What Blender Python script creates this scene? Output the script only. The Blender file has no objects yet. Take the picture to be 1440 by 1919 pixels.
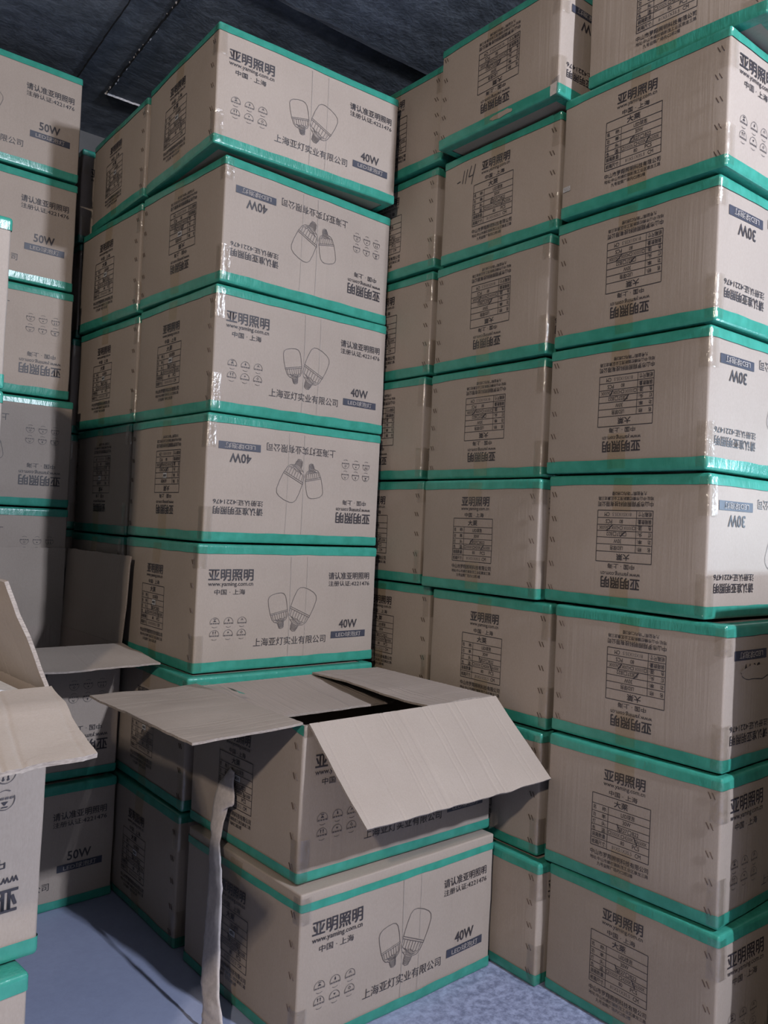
import bpy, math, random
from mathutils import Vector, Matrix, noise

# ------------------------------------------------------------------ camera, light, exposure
S = 0.36                                    # one layout unit in metres
sc = bpy.context.scene
C = sc.collection
R_ = (0.76945961, -0.6370134, 0.0463232)
U_ = (-0.0463697, 0.01662029, 0.99878607)
W_ = (0.63701002, 0.77067353, 0.01674948)
cam_d = bpy.data.cameras.new('camera')
cam = bpy.data.objects.new('camera', cam_d); C.objects.link(cam)
M = Matrix(((R_[0], U_[0], -W_[0], 0), (R_[1], U_[1], -W_[1], 0), (R_[2], U_[2], -W_[2], 0), (0, 0, 0, 1)))
cam.matrix_world = Matrix.Translation(Vector((-3.3091, -6.2261, 3.5317)) * S) @ M
cam_d.sensor_fit = 'VERTICAL'; cam_d.sensor_height = 36
cam_d.lens = 1543.68 / 1919 * 36
cam_d.clip_start = 0.05
sc.camera = cam
sc.view_settings.view_transform = 'Standard'; sc.view_settings.look = 'None'
sc.view_settings.gamma = 1; sc.view_settings.use_curve_mapping = False
sc.view_settings.exposure = 0.0
sc.cycles.diffuse_bounces = 1
wd = bpy.data.worlds.new('world'); sc.world = wd; wd.use_nodes = True
wd.node_tree.nodes['Background'].inputs[0].default_value = (0.8, 0.85, 1.0, 1)
wd.node_tree.nodes['Background'].inputs[1].default_value = 0.004

LAMPS = [  # position (units), power, colour, radius
    ((1.7, -10.5, 7.95), 860, (0.80, 0.87, 1.0), 0.055),
    ((-8.0, -8.5, 7.95), 430, (1.0, 0.88, 0.74), 0.06),
    ((6.0, -7.5, 3.9), 240, (0.62, 0.82, 1.0), 0.08),  # added cool fill for the nearest stack's long faces, invented source
    ((-3.6, -9.6, 7.95), 10, (0.93, 0.93, 1.0), 0.10),
]
FLOOR_Z = 0.0; CEIL_Z = 8.75

# ------------------------------------------------------------------ materials
def new_mat(name):
    m = bpy.data.materials.new(name); m.use_nodes = True
    nt = m.node_tree; b = nt.nodes['Principled BSDF']
    return m, nt, b
def N(nt, typ, **kw):
    n = nt.nodes.new(typ)
    for k, v in kw.items(): setattr(n, k, v)
    return n
def L(nt, a, b): nt.links.new(a, b)
def ramp(nt, stops):
    r = N(nt, 'ShaderNodeValToRGB'); e = r.color_ramp.elements
    while len(e) < len(stops): e.new(0.5)
    for i, (p, c) in enumerate(stops): e[i].position = p; e[i].color = c if len(c) == 4 else (*c, 1)
    return r
def noise_tex(nt, vec, scale, detail=3, rough=0.55):
    n = N(nt, 'ShaderNodeTexNoise'); n.inputs['Scale'].default_value = scale
    n.inputs['Detail'].default_value = detail; n.inputs['Roughness'].default_value = rough
    if vec is not None: L(nt, vec, n.inputs['Vector'])
    return n
def mapping(nt, scale, src='Object'):
    tc = N(nt, 'ShaderNodeTexCoord'); mp = N(nt, 'ShaderNodeMapping')
    mp.inputs['Scale'].default_value = scale
    L(nt, tc.outputs[src], mp.inputs['Vector'])
    return mp.outputs['Vector']

def cardboard(name, c1, c2, flute=0.12, vert=True, rough=0.62, spec=0.25):
    m, nt, b = new_mat(name)
    v = mapping(nt, (1, 1, 1))
    fib = noise_tex(nt, mapping(nt, (60, 60, 22)), 6, 4, 0.7)
    big = noise_tex(nt, v, 5, 3, 0.5)
    mix = N(nt, 'ShaderNodeMath', operation='ADD'); mm = N(nt, 'ShaderNodeMath', operation='MULTIPLY'); mm.inputs[1].default_value = 0.6
    L(nt, fib.outputs['Fac'], mm.inputs[0]); L(nt, mm.outputs[0], mix.inputs[0])
    m2 = N(nt, 'ShaderNodeMath', operation='MULTIPLY'); m2.inputs[1].default_value = 0.4
    L(nt, big.outputs['Fac'], m2.inputs[0]); L(nt, m2.outputs[0], mix.inputs[1])
    r = ramp(nt, [(0.36, c2), (0.64, c1)]); L(nt, mix.outputs[0], r.inputs[0])
    oi = N(nt, 'ShaderNodeObjectInfo'); hs = N(nt, 'ShaderNodeHueSaturation')
    mr = N(nt, 'ShaderNodeMapRange'); mr.inputs['To Min'].default_value = 0.93; mr.inputs['To Max'].default_value = 1.06
    L(nt, oi.outputs['Random'], mr.inputs['Value']); L(nt, mr.outputs[0], hs.inputs['Value'])
    L(nt, r.outputs[0], hs.inputs['Color']); L(nt, hs.outputs[0], b.inputs['Base Color'])
    b.inputs['Roughness'].default_value = rough
    b.inputs['Specular IOR Level'].default_value = spec
    # flute lines and rare creases
    fl = noise_tex(nt, mapping(nt, (1, 1, 0.02) if vert else (1, 0.03, 0.03)), 130, 2, 0.5)
    cr = noise_tex(nt, mapping(nt, (1, 1, 0.015) if vert else (1, 0.03, 0.03)), 14 if vert else 26, 2, 0.6)
    crr = ramp(nt, [(0.60, (0, 0, 0)), (0.63, (1, 1, 1)), ]); L(nt, cr.outputs['Fac'], crr.inputs[0])
    ad = N(nt, 'ShaderNodeMath', operation='ADD'); ml = N(nt, 'ShaderNodeMath', operation='MULTIPLY'); ml.inputs[1].default_value = 0.5 if vert else 1.1
    L(nt, crr.outputs[0], ml.inputs[0]); L(nt, fl.outputs['Fac'], ad.inputs[0]); L(nt, ml.outputs[0], ad.inputs[1])
    bp = N(nt, 'ShaderNodeBump'); bp.inputs['Strength'].default_value = flute; bp.inputs['Distance'].default_value = 0.004
    L(nt, ad.outputs[0], bp.inputs['Height']); L(nt, bp.outputs[0], b.inputs['Normal'])
    return m
CARD = cardboard('cardboard_outer', (0.335, 0.277, 0.238), (0.291, 0.237, 0.203))
INNER = cardboard('cardboard_inner', (0.335, 0.273, 0.239), (0.291, 0.236, 0.205), flute=0.5, vert=False, rough=0.75, spec=0.15)
def plain(name, col, rough, spec=0.4):
    m, nt, b = new_mat(name)
    n = noise_tex(nt, mapping(nt, (1, 1, 1)), 90, 3)
    r = ramp(nt, [(0.3, tuple(x * 0.86 for x in col)), (0.7, tuple(min(1, x * 1.1) for x in col))])
    L(nt, n.outputs['Fac'], r.inputs[0]); L(nt, r.outputs[0], b.inputs['Base Color'])
    b.inputs['Roughness'].default_value = rough; b.inputs['Specular IOR Level'].default_value = spec
    return m
INK = plain('printing_ink', (0.036, 0.030, 0.035), 0.5, 0.5)
LINE = plain('thin_line_ink', (0.10, 0.083, 0.082), 0.55, 0.4)
BADGE = plain('badge_ink', (0.036, 0.037, 0.055), 0.5, 0.55)
PALE = plain('unprinted_letters', (0.310, 0.273, 0.254), 0.6, 0.3)  # bare-board letters, also the painted crease highlights
STICKER = plain('white_sticker', (0.46, 0.45, 0.46), 0.5)
STAPLE = plain('staple_metal', (0.10, 0.065, 0.05), 0.4)
PAPER = plain('white_paper', (0.80, 0.80, 0.86), 0.45)
LIME = plain('lime_edge', (0.42, 0.72, 0.20), 0.5)
TORN = plain('torn_paper', (0.52, 0.46, 0.45), 0.75)
WHITEMET = plain('lamp_white', (0.8, 0.8, 0.8), 0.4)

def tape_mat():
    m, nt, b = new_mat('green_tape')
    n = noise_tex(nt, mapping(nt, (1, 1, 1)), 25, 3)
    r = ramp(nt, [(0.3, (0.028, 0.205, 0.152)), (0.7, (0.043, 0.265, 0.204))])
    L(nt, n.outputs['Fac'], r.inputs[0]); L(nt, r.outputs[0], b.inputs['Base Color'])
    b.inputs['Roughness'].default_value = 0.24; b.inputs['Specular IOR Level'].default_value = 0.5
    w = noise_tex(nt, mapping(nt, (30, 30, 8)), 3, 4, 0.6)
    bp = N(nt, 'ShaderNodeBump'); bp.inputs['Strength'].default_value = 0.45; bp.inputs['Distance'].default_value = 0.003
    L(nt, w.outputs['Fac'], bp.inputs['Height']); L(nt, bp.outputs[0], b.inputs['Normal'])
    return m
TAPE = tape_mat()
def clear_mat(name, tint, rough, amount, bump):
    m, nt, b = new_mat(name)
    out = nt.nodes['Material Output']
    tr = N(nt, 'ShaderNodeBsdfTransparent'); tr.inputs[0].default_value = (*tint, 1)
    gl = N(nt, 'ShaderNodeBsdfGlossy'); gl.inputs['Roughness'].default_value = rough
    fr = N(nt, 'ShaderNodeFresnel'); fr.inputs['IOR'].default_value = 1.5
    w = noise_tex(nt, mapping(nt, (1, 1, 0.6)), 55, 4, 0.65)
    bp = N(nt, 'ShaderNodeBump'); bp.inputs['Strength'].default_value = bump; bp.inputs['Distance'].default_value = 0.004
    L(nt, w.outputs['Fac'], bp.inputs['Height'])
    L(nt, bp.outputs[0], gl.inputs['Normal']); L(nt, bp.outputs[0], fr.inputs['Normal'])
    mx = N(nt, 'ShaderNodeMixShader'); hf = N(nt, 'ShaderNodeMath', operation='MULTIPLY_ADD'); hf.inputs[1].default_value = amount * .35; hf.inputs[2].default_value = amount * .06; L(nt, fr.outputs[0], hf.inputs[0]); L(nt, hf.outputs[0], mx.inputs[0]); L(nt, tr.outputs[0], mx.inputs[1]); L(nt, gl.outputs[0], mx.inputs[2])
    L(nt, mx.outputs[0], out.inputs['Surface'])
    return m
CLEAR = clear_mat('clear_tape', (0.99, 0.975, 0.95), 0.14, 1.0, 0.8)
SEAMT = clear_mat('matte_clear_tape', (0.95, 0.91, 0.83), 0.42, 0.25, 0.3)

def floor_mat():
    m, nt, b = new_mat('painted_concrete_floor')
    v = mapping(nt, (1, 1, 1))
    a = noise_tex(nt, v, 2.2, 5, 0.6); d = noise_tex(nt, v, 42, 6, 0.75)
    r1 = ramp(nt, [(0.3, (0.27, 0.30, 0.44)), (0.7, (0.33, 0.36, 0.51))]); L(nt, a.outputs['Fac'], r1.inputs[0])
    r2 = ramp(nt, [(0.40, (0.45, 0.46, 0.5)), (0.60, (1, 1, 1))]); L(nt, d.outputs['Fac'], r2.inputs[0])
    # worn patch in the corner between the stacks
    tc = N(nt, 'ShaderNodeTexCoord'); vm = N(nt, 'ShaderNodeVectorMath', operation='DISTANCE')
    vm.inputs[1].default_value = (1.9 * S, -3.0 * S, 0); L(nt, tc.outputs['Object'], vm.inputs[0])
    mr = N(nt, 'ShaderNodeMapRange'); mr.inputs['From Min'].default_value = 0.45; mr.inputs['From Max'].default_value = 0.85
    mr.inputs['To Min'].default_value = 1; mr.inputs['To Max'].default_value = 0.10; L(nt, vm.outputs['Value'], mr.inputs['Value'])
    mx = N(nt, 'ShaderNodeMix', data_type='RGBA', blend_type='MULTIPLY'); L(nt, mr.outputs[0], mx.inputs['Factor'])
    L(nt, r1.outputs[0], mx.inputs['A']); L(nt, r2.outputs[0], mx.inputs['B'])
    L(nt, mx.outputs['Result'], b.inputs['Base Color'])
    b.inputs['Roughness'].default_value = 0.55
    bp = N(nt, 'ShaderNodeBump'); bp.inputs['Strength'].default_value = 0.25; bp.inputs['Distance'].default_value = 0.003
    L(nt, d.outputs['Fac'], bp.inputs['Height']); L(nt, bp.outputs[0], b.inputs['Normal'])
    return m
def ceil_mat():
    m, nt, b = new_mat('dark_concrete_ceiling')
    v = mapping(nt, (1, 1, 1))
    a = noise_tex(nt, mapping(nt, (1, 3.5, 1)), 1.6, 6, 0.65); d = noise_tex(nt, v, 18, 6, 0.7)
    r1 = ramp(nt, [(0.3, (0.13, 0.155, 0.205)), (0.72, (0.32, 0.365, 0.44))]); L(nt, a.outputs['Fac'], r1.inputs[0])
    r2 = ramp(nt, [(0.35, (0.6, 0.6, 0.6)), (0.6, (1, 1, 1))]); L(nt, d.outputs['Fac'], r2.inputs[0])
    mx = N(nt, 'ShaderNodeMix', data_type='RGBA', blend_type='MULTIPLY'); mx.inputs['Factor'].default_value = 1
    L(nt, r1.outputs[0], mx.inputs['A']); L(nt, r2.outputs[0], mx.inputs['B']); L(nt, mx.outputs['Result'], b.inputs['Base Color'])
    b.inputs['Roughness'].default_value = 0.75
    bp = N(nt, 'ShaderNodeBump'); bp.inputs['Strength'].default_value = 0.5; bp.inputs['Distance'].default_value = 0.01
    L(nt, d.outputs['Fac'], bp.inputs['Height']); L(nt, bp.outputs[0], b.inputs['Normal'])
    return m
def wall_mat():
    m, nt, b = new_mat('grey_plaster_wall')
    d = noise_tex(nt, mapping(nt, (1, 1, 1)), 4, 6, 0.6)
    r = ramp(nt, [(0.3, (0.07, 0.07, 0.075)), (0.7, (0.10, 0.10, 0.105))]); L(nt, d.outputs['Fac'], r.inputs[0])
    L(nt, r.outputs[0], b.inputs['Base Color']); b.inputs['Roughness'].default_value = 0.8
    return m
FLOORM, CEILM, WALLM = floor_mat(), ceil_mat(), wall_mat()
SEAMD = plain('dark_seam', (0.012, 0.014, 0.02), 0.8)
SEAML = plain('pale_mortar', (0.50, 0.48, 0.50), 0.8)

# ------------------------------------------------------------------ helpers
def mesh_obj(name, verts, faces, mats, parent=None, mi=None, smooth=True, scale=S):
    me = bpy.data.meshes.new(name)
    me.from_pydata([(v[0] * scale, v[1] * scale, v[2] * scale) for v in verts], [], faces)
    for m in mats: me.materials.append(m)
    if mi: me.polygons.foreach_set('material_index', mi)
    me.polygons.foreach_set('use_smooth', [smooth] * len(me.polygons))
    me.update()
    o = bpy.data.objects.new(name, me); C.objects.link(o)
    if parent: o.parent = parent
    return o
def box_vf(x0, x1, y0, y1, z0, z1):
    v = [(x0, y0, z0), (x1, y0, z0), (x1, y1, z0), (x0, y1, z0), (x0, y0, z1), (x1, y0, z1), (x1, y1, z1), (x0, y1, z1)]
    f = [(0, 3, 2, 1), (4, 5, 6, 7), (0, 1, 5, 4), (1, 2, 6, 5), (2, 3, 7, 6), (3, 0, 4, 7)]
    return v, f
def empty(name, loc, rz=0, rx=0, ry=0):
    o = bpy.data.objects.new(name, None); C.objects.link(o); o.empty_display_size = 0.05
    o.location = Vector(loc) * S; o.rotation_euler = (rx, ry, rz)
    return o
def tag(o, label, cat, group=None):
    o['label'] = label; o['category'] = cat
    if group: o['group'] = group
def struct(name, x0, x1, y0, y1, z0, z1, mat, parent=None):
    v, f = box_vf(x0, x1, y0, y1, z0, z1)
    o = mesh_obj(name, v, f, [mat], parent, smooth=False)
    o['kind'] = 'structure'
    return o

# ------------------------------------------------------------------ room
struct('floor', -11, 6.6, -13, 5.2, -0.3, 0, FLOORM)
ceil = struct('ceiling', -11, 6.6, -13, 5.2, CEIL_Z, CEIL_Z + 0.3, CEILM)
struct('wall_back', -11, 6.6, 5.2, 5.5, 0, CEIL_Z, WALLM)
struct('wall_right', 6.6, 6.9, -13, 5.2, 0, CEIL_Z, WALLM)
struct('wall_left', -11.3, -11, -13, 5.2, 0, CEIL_Z, WALLM)
struct('wall_front', -11, 6.6, -13.3, -13, 0, CEIL_Z, WALLM)
# shuttering-board joints of the ceiling: dark grooves and a ridge of pale mortar drips
rnd = random.Random(5)
def seam(x0, y0, x1, y1, w, mat, name, hang=0.02):
    n = 40; V = []; F = []
    dx, dy = x1 - x0, y1 - y0; l = math.hypot(dx, dy); nx, ny = -dy / l, dx / l
    for i in range(n + 1):
        t = i / n; ww = w * (0.55 + 0.9 * rnd.random()); jx = (rnd.random() - .5) * w
        cx, cy = x0 + dx * t + nx * jx, y0 + dy * t + ny * jx
        V += [(cx + nx * ww, cy + ny * ww, CEIL_Z - 0.001), (cx - nx * ww, cy - ny * ww, CEIL_Z - 0.001), (cx, cy, CEIL_Z - hang)]
    for i in range(n):
        a = i * 3; b = a + 3
        F += [(a, a + 2, b + 2, b), (a + 2, a + 1, b + 1, b + 2)]
    o = mesh_obj(name, V, F, [mat], smooth=False); o['kind'] = 'structure'; return o
seam(-1.5, 0.93, 6.5, 0.78, 0.020, SEAMD, 'trim_1')
seam(0.32, 3.95, 0.12, 0.93, 0.012, SEAMD, 'trim_2')
seam(-0.06, 4.2, -0.25, 1.2, 0.008, SEAMD, 'trim_3')
seam(0.3, 3.96, 1.2, 3.94, 0.012, SEAML, 'trim_4')
V = []; F = []
for i in range(46):                          # mortar drips along the seam
    t = i / 45.0; y = 3.9 - 2.9 * t + rnd.uniform(-.02, .02); x = 0.32 - 0.2 * t + rnd.uniform(-.012, .012)
    if rnd.random() < 0.1: continue
    s = rnd.uniform(0.006, 0.017); b = len(V)
    V += [(x - s, y, CEIL_Z), (x, y - s * 2, CEIL_Z), (x + s, y, CEIL_Z), (x, y + s * 2, CEIL_Z), (x, y, CEIL_Z - s * 1.4)]
    F += [(b, b + 1, b + 4), (b + 1, b + 2, b + 4), (b + 2, b + 3, b + 4), (b + 3, b, b + 4)]
o = mesh_obj('trim_5', V, F, [SEAML], smooth=False); o['kind'] = 'structure'

SHADEM = plain('grey_enamel_shade', (0.10, 0.10, 0.11), 0.5)
# ------------------------------------------------------------------ ceiling lamps behind the camera, plus one added cool fill lamp
def emat(col, st):
    m, nt, b = new_mat('lamp_glow'); b.inputs['Emission Color'].default_value = (*col, 1)
    b.inputs['Emission Strength'].default_value = st; b.inputs['Base Color'].default_value = (.8, .8, .8, 1); return m
LNAMES = ['shallow shaded white bulb lamp hanging nearest above the long row', 'warm shaded bulb lamp hanging furthest from the cartons', 'bluish lamp on a long cord beyond the low stack',
          'small cool bulb lamp hanging between the two others']
for (pos, pw, col, rad), lab in zip(LAMPS, LNAMES):
    root = empty('ceiling_lamp', (pos[0], pos[1], CEIL_Z)); tag(root, lab, 'lamp')
    def ring(prof, n=20):
        V = []; F = []
        for (r, z) in prof:
            for i in range(n): a = 2 * math.pi * i / n; V.append((r * math.cos(a), r * math.sin(a), z))
        for j in range(len(prof) - 1):
            for i in range(n): F.append((j * n + i, j * n + (i + 1) % n, (j + 1) * n + (i + 1) % n, (j + 1) * n + i))
        return V, F
    h = CEIL_Z - pos[2]
    V, F = ring([(0.0, 0), (.12, 0), (.12, -.06), (.02, -.08), (.012, -.1), (.012, -h + .32), (.08, -h + .31), (.08, -h + .19), (0, -h + .19)])
    mesh_obj('lamp_socket', V, F, [WHITEMET], root)
    V, F = ring([(.02, -h + .26), (.30, -h + .25), (.62, -h + .20), (.62, -h + .185), (.30, -h + .235), (.02, -h + .245)], 32)
    mesh_obj('lamp_shade', V, F, [SHADEM], root)  # added disc that keeps up-light off the ceiling
    R0 = rad / S * 0.55
    V, F = ring([(0.001, -h - R0)] + [(R0 * math.cos(a * math.pi / 16), -h + R0 * math.sin(a * math.pi / 16)) for a in range(-7, 8)] + [(0.001, -h + R0)])
    g = mesh_obj('bulb_glass', V, F, [emat(col, 6)], root)
    ld = bpy.data.lights.new('lamp_light', 'POINT'); ld.energy = pw; ld.color = col; ld.shadow_soft_size = rad
    lo = bpy.data.objects.new('lamp_light', ld); C.objects.link(lo); lo.parent = root; lo.location = (0, 0, -(h) * S)

# ------------------------------------------------------------------ printed artwork as flat geometry
_tc = {}
def text_mesh(t, off=0.0):
    k = (t, off)
    if k in _tc: return _tc[k]
    c = bpy.data.curves.new('lettering', 'FONT'); c.body = t; c.size = 1; c.resolution_u = 2; c.offset = off; c.fill_mode = 'FRONT'
    o = bpy.data.objects.new('lettering', c); C.objects.link(o)
    me = bpy.data.meshes.new_from_object(o)
    V = [(v.co.x, v.co.y) for v in me.vertices]; F = [tuple(p.vertices) for p in me.polygons]
    bpy.data.objects.remove(o); bpy.data.curves.remove(c); bpy.data.meshes.remove(me)
    x0 = min(v[0] for v in V); x1 = max(v[0] for v in V); y0 = min(v[1] for v in V); y1 = max(v[1] for v in V)
    V = [((v[0] - x0) / (x1 - x0), (v[1] - y0) / (y1 - y0)) for v in V]
    _tc[k] = (V, F); return _tc[k]

class Art:
    """flat drawing in face coordinates: x to the viewer's right, z up"""
    def __init__(self): self.V = []; self.F = []; self.M = []; self.O = []
    def text(self, t, x0, x1, z0, z1, m=1, off=0.0, lift=0.0):
        V, F = text_mesh(t)
        d = off * (z1 - z0) * .9               # heavier faces are struck several times, slightly apart
        for k, (dx, dz) in enumerate([(-d, -d), (d, -d), (d, d), (-d, d)] if d > 1e-4 * (z1 > z0) and off > .004 else [(0, 0)]):
            b = len(self.V)
            self.V += [(x0 + v[0] * (x1 - x0) + dx, z0 + v[1] * (z1 - z0) + dz, lift + k * .00015) for v in V]
            self.F += [tuple(b + i for i in f) for f in F]; self.M += [m] * len(F)
    def line(self, pts, w=0.004, m=1, close=False, lift=0.0):
        pts = list(pts)
        if close: pts.append(pts[0])
        for (xa, za), (xb, zb) in zip(pts[:-1], pts[1:]):
            l = math.hypot(xb - xa, zb - za)
            if l < 1e-6: continue
            nx, nz = -(zb - za) / l * w / 2, (xb - xa) / l * w / 2
            n = max(1, int(l / 0.07)); b = len(self.V)
            for i in range(n + 1):
                t = i / n; x = xa + (xb - xa) * t; z = za + (zb - za) * t
                self.V += [(x + nx, z + nz, lift), (x - nx, z - nz, lift)]
            for i in range(n):
                a = b + 2 * i; self.F.append((a, a + 1, a + 3, a + 2)); self.M.append(m)
    def rect(self, x0, x1, z0, z1, m=1, lift=0.0):
        nx = max(1, int(abs(x1 - x0) / 0.07)); nz = max(1, int(abs(z1 - z0) / 0.07)); b = len(self.V)
        for j in range(nz + 1):
            for i in range(nx + 1): self.V.append((x0 + (x1 - x0) * i / nx, z0 + (z1 - z0) * j / nz, lift))
        for j in range(nz):
            for i in range(nx):
                a = b + j * (nx + 1) + i; self.F.append((a, a + 1, a + nx + 2, a + nx + 1)); self.M.append(m)
    def poly(self, pts, m=1):
        b = len(self.V); self.V += [(x, z, 0) for x, z in pts]; self.F.append(tuple(range(b, b + len(pts)))); self.M.append(m)

def bulb_art(A, cx, cz, s, ang):
    """outline drawing of a bulb hanging cap-down; (cx,cz) centre of its collar"""
    ca, sa = math.cos(ang), math.sin(ang)
    def T(x, z):
        z = z * (.88 if z > 0 else .68)
        return (cx + s * (x * ca - z * sa), cz + s * (x * sa + z * ca))
    A.line([T(*q) for q in [(-.50, .0), (-.52, .45), (-.50, .80), (-.42, .96), (-.27, 1.04), (0, 1.07), (.27, 1.04), (.42, .96), (.50, .80), (.52, .45), (.50, 0)]], .0045, 3)
    A.line([T(*q) for q in [(-.50, 0), (.50, 0), (.50, -.10), (-.50, -.10)]], .0045, 3, True)
    A.line([T(*q) for q in [(-.48, -.10), (-.44, -.45), (-.34, -.66), (-.17, -.78), (-.15, -.95)]], .0045, 3)
    A.line([T(*q) for q in [(.48, -.10), (.44, -.45), (.34, -.66), (.17, -.78), (.15, -.95)]], .0045, 3)
    for k in range(-3, 4):
        x = k * .13
        A.line([T(x, -.10), T(x * .95, -.48), T(x * .55 + .05, -.60), T(x * .30, -.80)], .0035, 3)
    A.line([T(-.30, -.50), T(-.14, -.58), T(0, -.48), T(.14, -.58), T(.30, -.50)], .0035, 3)
    A.line([T(-.26, -.68), T(-.1, -.62), T(.1, -.70), T(.26, -.64)], .0035, 3)
    for k in range(6):
        z = -.82 - .06 * k; w = .17 - (.04 if k > 3 else 0)
        A.line([T(-w, z), T(-w * .4, z - .035), T(w * .5, z - .03), T(w, z + .01)], .0045, 3)
    A.line([T(-.15, -.95), T(-.12, -1.18), T(0, -1.24), T(.12, -1.18), T(.15, -.95)], .0045, 3)

def circle(cx, cz, r, n=18, a0=0, a1=2 * math.pi): return [(cx + r * math.cos(a0 + (a1 - a0) * i / n), cz + r * math.sin(a0 + (a1 - a0) * i / n)) for i in range(n + 1)]
def icon(A, cx, cz, r, k):
    A.line(circle(cx, cz, r, 18, -.35, math.pi + .35), .0035, 3)
    A.line(circle(cx, cz, r, 8, math.pi + 1.0, 2 * math.pi - 1.0), .0035, 3)
    for i in range(4):                       # tiny word band
        x = cx - r * .85 + i * r * .47
        A.rect(x, x + r * .34, cz - r * .30, cz - r * .06, 3)
    zt = cz + r * .42
    if k == 0:
        A.poly([(cx - r * .35, zt - r * .25), (cx + r * .35, zt - r * .25), (cx, zt + r * .15)]); A.line([(cx - r * .3, zt + r * .3), (cx + r * .3, zt + r * .3)], .005)
    elif k == 1:
        A.poly([(cx - r * .16, zt - r * .1), (cx, zt - r * .25), (cx + r * .16, zt - r * .1), (cx, zt + r * .4)])
    elif k == 2:
        A.line([(cx - r * .3, zt - r * .1), (cx, zt + r * .1), (cx + r * .3, zt - r * .1)], .004, 3); A.line([(cx - r * .2, zt + r * .12), (cx, zt + r * .3), (cx + r * .2, zt + r * .12)], .004, 3)
    elif k == 3:
        for s in (-1, 1):
            A.line([(cx + s * r * .25, zt - r * .25), (cx + s * r * .25, zt + r * .3)], .005); A.line([(cx + s * r * .25 - r * .12, zt + r * .15), (cx + s * r * .25, zt + r * .3), (cx + s * r * .25 + r * .12, zt + r * .15)], .004)
    elif k == 4:
        A.poly([(cx - r * .2, zt + r * .15), (cx, zt - r * .2), (cx + r * .2, zt + r * .15)])
    else:
        A.line([(cx - r * .25, zt), (cx, zt + r * .25), (cx + r * .25, zt), (cx, zt - r * .25)], .004, 3, True)

DIM = {'m': (1.928, 1.522, 1.108), 'l': (2.02, 1.55, 1.182), 's': (2.08, 1.395, 1.0), 'e': (1.9, 1.5, 1.54)}
WATT = {'m': '40W', 'l': '50W', 's': '30W', 'e': '50W'}

def long_art(kind):
    A = Art(); b, a, h = DIM[kind]; w = WATT[kind]
    if kind == 's': sx, ox, f = 1.075, 0.0, lambda z: (z - .557) * 1.02 + .508
    elif kind == 'm': sx, ox, f = 1.0, 0.0, lambda z: z
    else: sx, ox, f = 1.0, 0.0, lambda z: z * h / 1.108
    X = lambda x: x * sx + ox
    rx = (lambda x: b - (1.928 - x) * sx)
    du = 0.10 if kind in 'le' else 0.0       # the 50W artwork has its wattage higher up
    A.text('亚明照明', X(.102), X(.533), f(.795), f(.895), 1, .022)
    A.text('www.yaming.com.cn', X(.102), X(.533), f(.738), f(.784), 1, .008)
    A.text('中国 · 上海', X(.163), X(.458), f(.672), f(.720), 1, .006)
    for i in range(3):
        for j in range(2): icon(A, X(.18 + .13 * i), f(.43 - .108 * j), .043 * sx, i + 3 * j)
    bulb_art(A, X(.815), f(.505), .185 * sx, math.radians(12))
    bulb_art(A, X(1.045), f(.505), .235 * sx, math.radians(-24))
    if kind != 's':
        A.line([(.93, .09), (.925, h - .09)], .0035, 4); A.line([(1.10, .09), (1.105, h - .09)], .0025, 4)  # pale strokes paint the light caught along fold creases
    zc = f(.20) - (.01 if du else 0)
    A.text('上海亚灯实业有限公司', rx(.565) if du else X(.565), rx(1.343) if du else X(1.343), zc, zc + .075, 1, .002)
    A.text('请认准亚明照明', rx(1.35), rx(1.845), f(.80), f(.868), 1, .012)
    A.text('注册认证:4221476', rx(1.352), rx(1.85), f(.735), f(.785), 1, .006)
    A.text(w, rx(1.497), rx(1.71), f(.328) + du, f(.408) + du, 1, .022)
    A.rect(rx(1.405), rx(1.823), f(.232) + du, f(.298) + du, 2)
    A.text('LED球泡灯', rx(1.462), rx(1.765), f(.242) + du, f(.288) + du, 4, .010, .003)
    return A

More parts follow.
